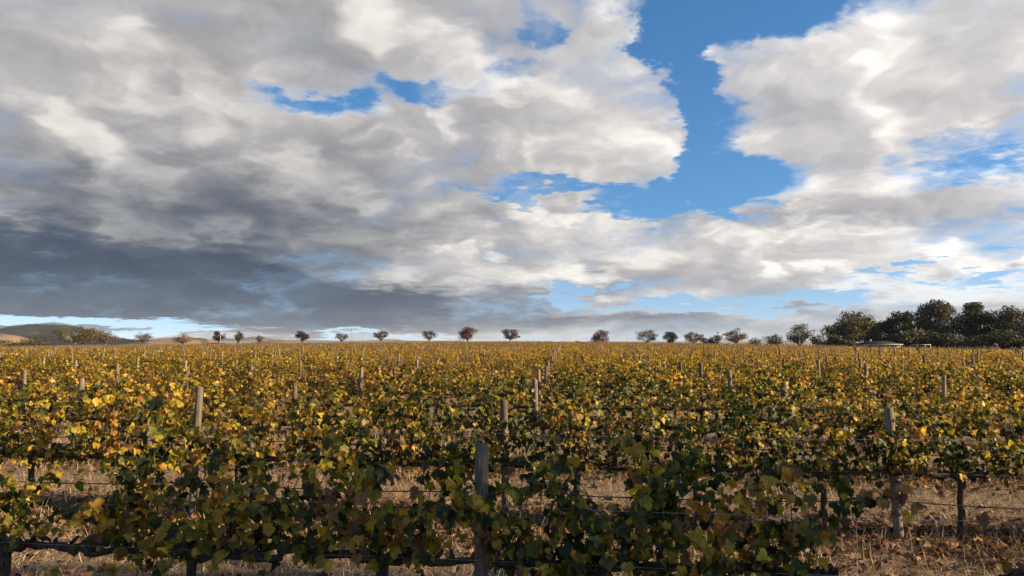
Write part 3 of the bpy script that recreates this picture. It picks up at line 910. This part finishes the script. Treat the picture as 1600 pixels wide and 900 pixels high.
# ---------------------------------------------------------------- trees
LEAF_TREE = [(np.array([(-0.5, -0.3, 0.0), (0.1, -0.5, 0.1), (0.5, 0.1, -0.05), (-0.05, 0.5, 0.08)]), np.array([(0, 1, 2), (0, 2, 3)])),
             (np.array([(-0.55, 0.0, 0.1), (0.0, -0.28, -0.1), (0.55, 0.05, 0.1), (0.05, 0.32, 0.0)]), np.array([(0, 1, 2), (0, 2, 3)]))]
def tree(name, label, cat, px, y_top, wpx, dist, cols, group=None, style='dome', n=1100, leaf=0.34, bark=None, trunk=0.30, air=0.0, lean=0.0, base=None):
    """a tree given by its place, height and width in metres as the photograph implies at that distance"""
    g = np.random.default_rng(int(px * 7 + dist))
    x = (px - 800) / F_PX * dist; y = dist
    z0 = float(ground_z(x, y)) if base is None else base
    H = CAM_H + (531 - y_top) / F_PX * dist - z0
    W = wpx / F_PX * dist / 2 * 1.06
    n = int(n * (1.9 if dist > 260 else 1.15))
    root = empty(name, (x, y, z0))
    tr = MB()
    zt = H * trunk
    if style == 'bush': zt = H * 0.12
    r0 = 0.030 * H + 0.04
    tops = []
    stems = 1 if style in ('dome', 'round') else 2 if style == 'bush' else g.integers(1, 4)
    for s in range(int(stems)):
        off = g.normal(size=2) * 0.05 * H * (stems > 1)
        p0 = np.array([off[0] * 0.3, off[1] * 0.3, -0.15]); p1 = np.array([off[0] + lean * H * 0.3, off[1], zt])
        tr.tube([p0, p0 * 0.5 + p1 * 0.5 + np.array([g.normal() * 0.02 * H, g.normal() * 0.02 * H, 0]), p1], [r0 * 1.25, r0, r0 * 0.8], 7, lump=0.05)
        tops.append(p1)
    # crown volume: clusters carried by limbs
    cz = (zt + H) / 2 if style != 'dome' else zt + (H - zt) * 0.42
    rz = (H - zt) / 2 * (1.0 if style != 'dome' else 1.12)
    nc = {'dome': 22, 'round': 20, 'gum': 34, 'bush': 18, 'tall': 30}[style]
    cen = []
    while len(cen) < nc:
        q = g.uniform(-1, 1, 3); L = np.linalg.norm(q)
        if L > 1 or L < 0.42: continue
        if style == 'dome' and q[2] < -0.45: continue
        if style == 'gum' and q[2] < -0.6 and g.random() < 0.4: continue
        if style == 'tall' and np.hypot(q[0], q[1]) > 0.95 - 0.35 * q[2]: continue
        c = np.array([q[0] * W * 0.88 + lean * H * 0.3, q[1] * W * 0.88, cz + q[2] * rz * 0.88])
        if c[2] > H * 0.97: continue
        if cen and min(np.linalg.norm(c - d) for d in cen) < 0.16 * W: continue
        cen.append(c)
    cen = np.array(cen)
    for c in cen:
        s = tops[int(np.argmin([np.linalg.norm((c - t)[:2]) for t in tops]))]
        m = s * 0.45 + c * 0.55 + np.array([0, 0, 0.10 * (H - zt)]) * g.uniform(-0.6, 0.6)
        st = s + (np.array([0, 0, -0.1]))
        tr.tube([st, m, c], [r0 * 0.42, r0 * 0.24, r0 * 0.09], 5, cap=False)
        for k in range(2):
            e = c + g.normal(size=3) * np.array([W, W, rz]) * 0.24
            tr.tube([m, (m + e) / 2 + g.normal(size=3) * 0.05 * W, e], [r0 * 0.18, r0 * 0.11, r0 * 0.05], 4, cap=False)
    bm = bark or M_TBARK
    tr.build('trunk', bm, root, smooth=True)
    rad = {'dome': 0.36, 'round': 0.42, 'gum': 0.34, 'bush': 0.48, 'tall': 0.36}[style] * g.uniform(0.8, 1.2, nc)
    wgt = rad ** 2; which = g.choice(nc, n, p=wgt / wgt.sum())
    d = g.normal(size=(n, 3)); d /= np.linalg.norm(d, axis=1)[:, None]
    d *= (g.random(n) ** (0.45 + 0.3 * air))[:, None]
    flat = 0.62 if style == 'dome' else 0.85
    pos = cen[which] + d * rad[which][:, None] * np.array([W, W, min(rz, W) * flat / 0.62 * 0.75])
    pos[:, 2] = np.clip(pos[:, 2], 0.06 * H, H)
    cols = np.asarray(cols, float)
    ci = (g.integers(0, len(cols), nc))[which]
    mixin = g.random(n) < 0.45
    ci[mixin] = g.integers(0, len(cols), mixin.sum())
    c = cols[ci] * 0.66 * g.uniform(0.65, 1.35, (n, 1))
    rot = frames(d + g.normal(size=(n, 3)) * 0.8 + np.array([0, 0, 0.35]), g.normal(size=(n, 3)))
    mb = MB(); scatter(mb, LEAF_TREE, pos, rot, g.uniform(0.6, 1.35, n) * leaf, c)
    tag(mb.build('crown', M_FOL, root), kind='stuff')
    tag(root, label, cat, group)
    return root

RED = [(0.085, 0.026, 0.020), (0.12, 0.040, 0.024), (0.055, 0.022, 0.018), (0.10, 0.055, 0.03)]
PURPLE = [(0.050, 0.026, 0.026), (0.075, 0.035, 0.030), (0.04, 0.028, 0.026)]
BROWN = [(0.15, 0.095, 0.06), (0.11, 0.066, 0.045), (0.19, 0.115, 0.07), (0.10, 0.05, 0.04)]
GREYB = [(0.16, 0.125, 0.095), (0.12, 0.09, 0.07), (0.20, 0.15, 0.11), (0.14, 0.075, 0.055)]
TAN = [(0.30, 0.19, 0.115), (0.22, 0.15, 0.10), (0.34, 0.23, 0.14)]
OLIVE = [(0.115, 0.10, 0.035), (0.085, 0.078, 0.030), (0.15, 0.12, 0.045), (0.06, 0.06, 0.025)]
GREEN = [(0.10, 0.12, 0.03), (0.14, 0.14, 0.035), (0.075, 0.09, 0.025)]
DARKG = [(0.042, 0.056, 0.022), (0.062, 0.074, 0.030), (0.085, 0.085, 0.036), (0.032, 0.042, 0.020)]
GUM = [(0.085, 0.092, 0.044), (0.120, 0.112, 0.053), (0.060, 0.072, 0.038), (0.155, 0.130, 0.064)]
GRP = 'autumn trees along the crest'
A = 'tree'
tree('gum_tree', 'broad olive-green gum tree, the largest on the left of the skyline', A, 122, 509, 58, 250, OLIVE, None, 'round', 3000, 0.42, M_GUM, 0.22)
tree('shrub', 'low spreading yellow-olive shrub left of the big olive gum', 'shrub', 62, 528, 50, 235, OLIVE, None, 'bush', 1500, 0.32)
tree('shrub', 'low dull olive shrub half out of frame at the left edge', 'shrub', 10, 532, 46, 240, OLIVE[1:], None, 'bush', 900, 0.32)
tree('autumn_tree', 'rust-red tree just right of the big olive gum', A, 167, 516, 29, 320, [(0.16, 0.065, 0.035), (0.12, 0.06, 0.04), (0.2, 0.09, 0.05)], GRP, 'round', 900, 0.36)
tree('autumn_tree', 'grey-brown flat-topped tree in front of the wooded hill', A, 225, 517, 26, 330, GREYB, GRP, 'dome', 600, 0.36)
tree('autumn_tree', 'tan rounded tree in front of the pale paddock rise', A, 287, 520, 25, 340, TAN, GRP, 'round', 700, 0.36)
tree('autumn_tree', 'small dark purple tree beside a pale pole', A, 343, 518, 20, 310, PURPLE, GRP, 'round', 700, 0.36, trunk=0.38)
tree('autumn_tree', 'small green lollipop-shaped tree right of the pale pole', A, 374, 516.5, 16, 310, GREEN, GRP, 'tall', 600, 0.34, trunk=0.40)
tree('autumn_tree', 'tiny pinkish-grey tree, smallest on the skyline', A, 407, 524, 13, 340, GREYB, GRP, 'dome', 260, 0.32)
tree('autumn_tree', 'dark red tree standing above the low straw mound', A, 473, 515.5, 22, 310, RED, GRP, 'dome', 900, 0.36)
tree('autumn_tree', 'thin brown tree left of the tall lamp pole', A, 534, 517, 19, 330, BROWN, GRP, 'dome', 380, 0.34)
tree('autumn_tree', 'brown domed tree right of the tall lamp pole', A, 596, 515.5, 23, 315, BROWN[1:] + RED[:1], GRP, 'dome', 620, 0.36)
tree('autumn_tree', 'airy grey tree with a red right side', A, 671, 515, 28, 300, GREYB[:2] + RED[1:2] + BROWN[1:2], GRP, 'dome', 620, 0.36)
tree('autumn_tree', 'tallest dark red-brown tree near the middle of the skyline', A, 731, 509.5, 31, 295, RED[:3] + BROWN[3:], GRP, 'round', 1250, 0.36, trunk=0.22)
tree('autumn_tree', 'dark red tree with a pale gap by its trunk, mid-skyline', A, 796, 513, 28, 295, RED + GREYB[:1], GRP, 'dome', 900, 0.36, lean=0.12)
tree('autumn_tree', 'squat deep red bushy tree standing alone right of centre', A, 938, 516, 28, 290, RED[:2] + PURPLE[:1], GRP, 'round', 1150, 0.36, trunk=0.14)
tree('autumn_tree', 'wide airy grey-brown tree left of the dark green round tree', A, 1010, 514.5, 35, 290, GREYB + RED[3:], GRP, 'dome', 760, 0.36, trunk=0.18)
tree('evergreen_tree', 'small dense dark green round tree on the crest', A, 1046, 518.5, 23, 285, DARKG, None, 'round', 1300, 0.36, trunk=0.10)
tree('autumn_tree', 'airy brown domed tree right of the dark green round tree', A, 1083, 514, 31, 285, BROWN + GREYB[:1], GRP, 'dome', 720, 0.36, trunk=0.16)
tree('shrub', 'dark low bush right of the airy brown tree', 'shrub', 1102, 527, 18, 280, PURPLE + DARKG[:1], None, 'bush', 420, 0.34)
tree('shrub', 'dark green bush beside the plain power pole', 'shrub', 1117, 523, 22, 280, DARKG, None, 'bush', 600, 0.34)
tree('autumn_tree', 'large red-brown spreading tree right of the plain power pole', A, 1149, 511.5, 40, 278, BROWN + RED[3:], GRP, 'dome', 1050, 0.36, trunk=0.2)
tree('shrub', 'tiny dark bushes trailing off right of the red-brown spreading tree', 'shrub', 1177, 528, 22, 270, DARKG + PURPLE[:1], None, 'bush', 380, 0.32)
tree('shrub', 'brown-olive shrub left of the dark brown tree', 'shrub', 1208, 520, 34, 240, OLIVE[1:] + BROWN[:2], None, 'bush', 1000, 0.36)
tree('evergreen_tree', 'dark brown-green tree left of the cross-armed power pole', A, 1247, 505.5, 36, 235, GUM + BROWN[1:2], None, 'tall', 1900, 0.38, trunk=0.2)
tree('shrub', 'rounded dark green shrub under the cross-armed power pole', 'shrub', 1281, 521, 32, 225, DARKG[1:] + OLIVE[1:2], None, 'bush', 1300, 0.36)
G2 = 'tall gums around the house'
def gum(label, px, top, w, dist, cols, **k):
    tree('gum_tree', label, A, px, top, w, dist, cols, G2, **{**dict(style='gum', n=6500, leaf=0.50, bark=M_TBARK, trunk=0.16), **k})
gum('big clumpy gum tree left of the low grey house roof', 1328, 484, 70, 205, GUM)
gum('lower dull green gum rising behind the house roof', 1372, 500, 52, 215, GUM[1:], n=5000, trunk=0.12)
gum('dark upright gum right of the house roof', 1406, 486, 48, 210, DARKG, style='tall', n=6000, trunk=0.14)
gum('tallest gum with pale bare trunks showing below an open crown', 1470, 467, 72, 200, GUM, bark=M_GUM, n=7000, trunk=0.20)
gum('short brown-olive gum in front of the pale-trunked gum', 1428, 513, 44, 192, OLIVE[1:] + GUM[:2], n=1500, trunk=0.12)
gum('very dark dense gum right of the pale-trunked gum', 1521, 473, 50, 198, DARKG, style='tall', n=7000, trunk=0.10)
gum('dark spreading gum cut by the right edge', 1588, 477, 84, 190, DARKG + GUM[:1], n=7000, trunk=0.2)
gum('gum beyond the right edge of the frame', 1670, 486, 90, 186, GUM, n=2600)
for px, top, w, d, lab in ((1310, 520, 44, 195, 'dark understorey bush at the foot of the big clumpy gum'), (1416, 520, 50, 188, 'dark bush just right of the house'), (1460, 520, 50, 186, 'dark bush at the foot of the pale-trunked gum'),
                           (1506, 521, 60, 184, 'dark green hedge-like bush below the very dark gum'), (1562, 516, 70, 180, 'broad dark bush near the right edge'), (1625, 514, 70, 176, 'dark bush running out of frame on the right')):
    tree('shrub', lab, 'shrub', px, top, w, d, DARKG + GUM[:1], 'bushes under the gums', 'bush', 3600, 0.45)

# a roadside tree out of frame on the right: its broken shade lies over the front row
def roadside(label, x, y, H, width, n):
    px = 800 + x / y * F_PX; y_top = 531 - (H - CAM_H) / y * F_PX
    tree('roadside_tree', label, A, px, y_top, width / y * F_PX, y, GUM, None, 'round', n, 0.20, M_TBARK, 0.30)
roadside('leafy roadside gum beside the front row, out of frame to the right', 12.5, 1.3, 7.0, 5.0, 4300)

# ---------------------------------------------------------------- house among the gums
M_WALL = mat_plain('cream_render', (0.30, 0.28, 0.24), 0.85, 0.2)
M_ROOF = mat_plain('grey_green_sheet_roof', (0.034, 0.043, 0.046), 0.9, 0.05, 0.0)
M_WHITE = mat_plain('off_white_paint', (0.42, 0.41, 0.39), 0.5, 0.3)
M_GLASS = mat_plain('dark_glass', (0.02, 0.025, 0.03), 0.1, 0.6)
def house():
    d = 178; x = (1370 - 800) / F_PX * d; zg = float(ground_z(x, d))
    h = empty('house', (x, d, zg), R(-8))
    eave, ridge, w, dp = 1.95, 2.6, 4.6, 3.4
    MB().box(-w + 0.4, w - 0.4, -dp + 0.5, dp, -0.1, eave).build('wall', M_WALL, h)
    v = [(-w, -dp, eave), (w, -dp, eave), (w, dp + 0.4, eave), (-w, dp + 0.4, eave), (-w + 2.6, 0.2, ridge), (w - 2.2, 0.2, ridge)]
    v += [(a, b, c - 0.09) for a, b, c in v[:4]]
    rf = MB().add(v, [np.array([(0, 1, 5, 4), (2, 3, 4, 5), (1, 0, 6, 7), (2, 1, 7, 8), (3, 2, 8, 9), (0, 3, 9, 6), (9, 8, 7, 6)]), np.array([(1, 2, 5), (3, 0, 4)])]).build('roof', M_ROOF, h)
    MB().tube([(-w + 2.6, 0.2, ridge + 0.02), (w - 2.2, 0.2, ridge + 0.02)], 0.07, 6).build('ridge_cap', M_ROOF, rf)
    MB().box(-w - 0.02, w + 0.02, -dp - 0.12, -dp - 0.02, eave - 0.13, eave - 0.01).build('gutter', M_WHITE, rf)
    MB().box(-1.7, -1.3, 0.6, 1.0, ridge - 0.6, ridge + 0.5).build('chimney', M_WALL, rf)
    for cx in (-2.6, 2.4):
        f = MB().box(cx - 0.7, cx + 0.7, -dp + 0.42, -dp + 0.49, 0.85, 1.95).build('window', M_WHITE, h)
        MB().box(cx - 0.6, cx + 0.6, -dp + 0.40, -dp + 0.418, 0.95, 1.85).build('pane', M_GLASS, f)
    dr = MB().box(-0.45, 0.45, -dp + 0.43, -dp + 0.49, 0.0, 2.0).build('door', M_GLASS, h)
    MB().box(0.30, 0.36, -dp + 0.39, -dp + 0.428, 0.95, 1.07).build('handle', M_WHITE, dr)
    for cx in (-4.3, -1.5, 1.5, 4.3):
        MB().box(cx - 0.05, cx + 0.05, -dp - 0.01, -dp + 0.09, 0, eave - 0.1).build('verandah_post', M_WHITE, h)
    tag(h, 'low house with a grey-green sheet roof and white gutter among the gums', 'house')
    cx = (1438 - 800) / F_PX * 172; zc = float(ground_z(cx, 172))
    c = empty('carport', (cx, 172, zc), R(-5))
    MB().box(-1.6, 1.6, -1.2, 1.6, 1.96, 2.06).build('roof', M_WHITE, c)
    for ax, ay in ((-1.5, -1.1), (1.5, -1.1), (-1.5, 1.5), (1.5, 1.5)):
        MB().box(ax - 0.05, ax + 0.05, ay - 0.05, ay + 0.05, 0, 1.96).build('post', M_WHITE, c)
    tag(c, 'small white flat carport on thin posts right of the house', 'carport')
house()

# ---------------------------------------------------------------- poles
M_POLE = mat_plain('pale_pole', (0.30, 0.28, 0.25), 0.7, 0.2)
M_DPOLE = mat_plain('dark_pole', (0.10, 0.085, 0.07), 0.85, 0.2)
def pole(label, px, y_top, dist, r, mat, arm=None, lamp=False, name='power_pole', cat='pole'):
    x = (px - 800) / F_PX * dist; z = float(ground_z(x, dist)); H = CAM_H + (531 - y_top) / F_PX * dist - z
    o = empty(name, (x, dist, z))
    MB().tube([(0, 0, -0.1), (0, 0, H * 0.5), (0, 0, H)], [r, r * 0.85, r * 0.7], 8).build('pole', mat, o, smooth=True)
    if arm:
        a = MB().box(-arm, arm, -r - 0.10, -r, H - 0.75, H - 0.57).build('crossarm', mat, o)
        for s in (-0.9, -0.4, 0.4, 0.9):
            MB().tube([(s * arm, -r - 0.05, H - 0.57), (s * arm, -r - 0.05, H - 0.33)], [0.06, 0.04], 6).build('insulator', M_WHITE, a)
    if lamp:
        MB().tube([(0, 0, H - 0.02), (0, 0, H + 0.15), (0, 0, H + 0.45), (0, 0, H + 0.6)], [0.18, 0.42, 0.42, 0.15], 8).build('lamp', M_WHITE, o)
    tag(o, label, cat)
pole('pale plain pole in front of the small dark purple tree', 345.5, 517, 300, 0.17, M_POLE, name='pole')
pole('tall thin lamp pole with a white head on the skyline', 550.5, 517, 330, 0.12, M_POLE, lamp=True, name='lamp_pole')
pole('plain dark power pole left of the red-brown spreading tree', 1121, 517.5, 300, 0.16, M_DPOLE, arm=0.8)
pole('power pole with a wide crossarm above the rounded shrub', 1271, 514, 260, 0.17, M_DPOLE, arm=1.5)

# ---------------------------------------------------------------- the air itself
def haze():
    m = bpy.data.materials.new('thin_air'); m.use_nodes = True
    nt = m.node_tree; nt.nodes.clear()
    v = nt.nodes.new('ShaderNodeVolumePrincipled')
    v.inputs['Color'].default_value = (0.80, 0.88, 1.0, 1.0)
    v.inputs['Density'].default_value = 3.5e-5
    out = nt.nodes.new('ShaderNodeOutputMaterial')
    nt.links.new(v.outputs[0], out.inputs['Volume'])
    o = MB().box(-8900, 8900, -400, 12500, -30, 95).build('haze', m)
    tag(o, 'thin blue air that softens the far hills', 'haze', kind='stuff')
haze()
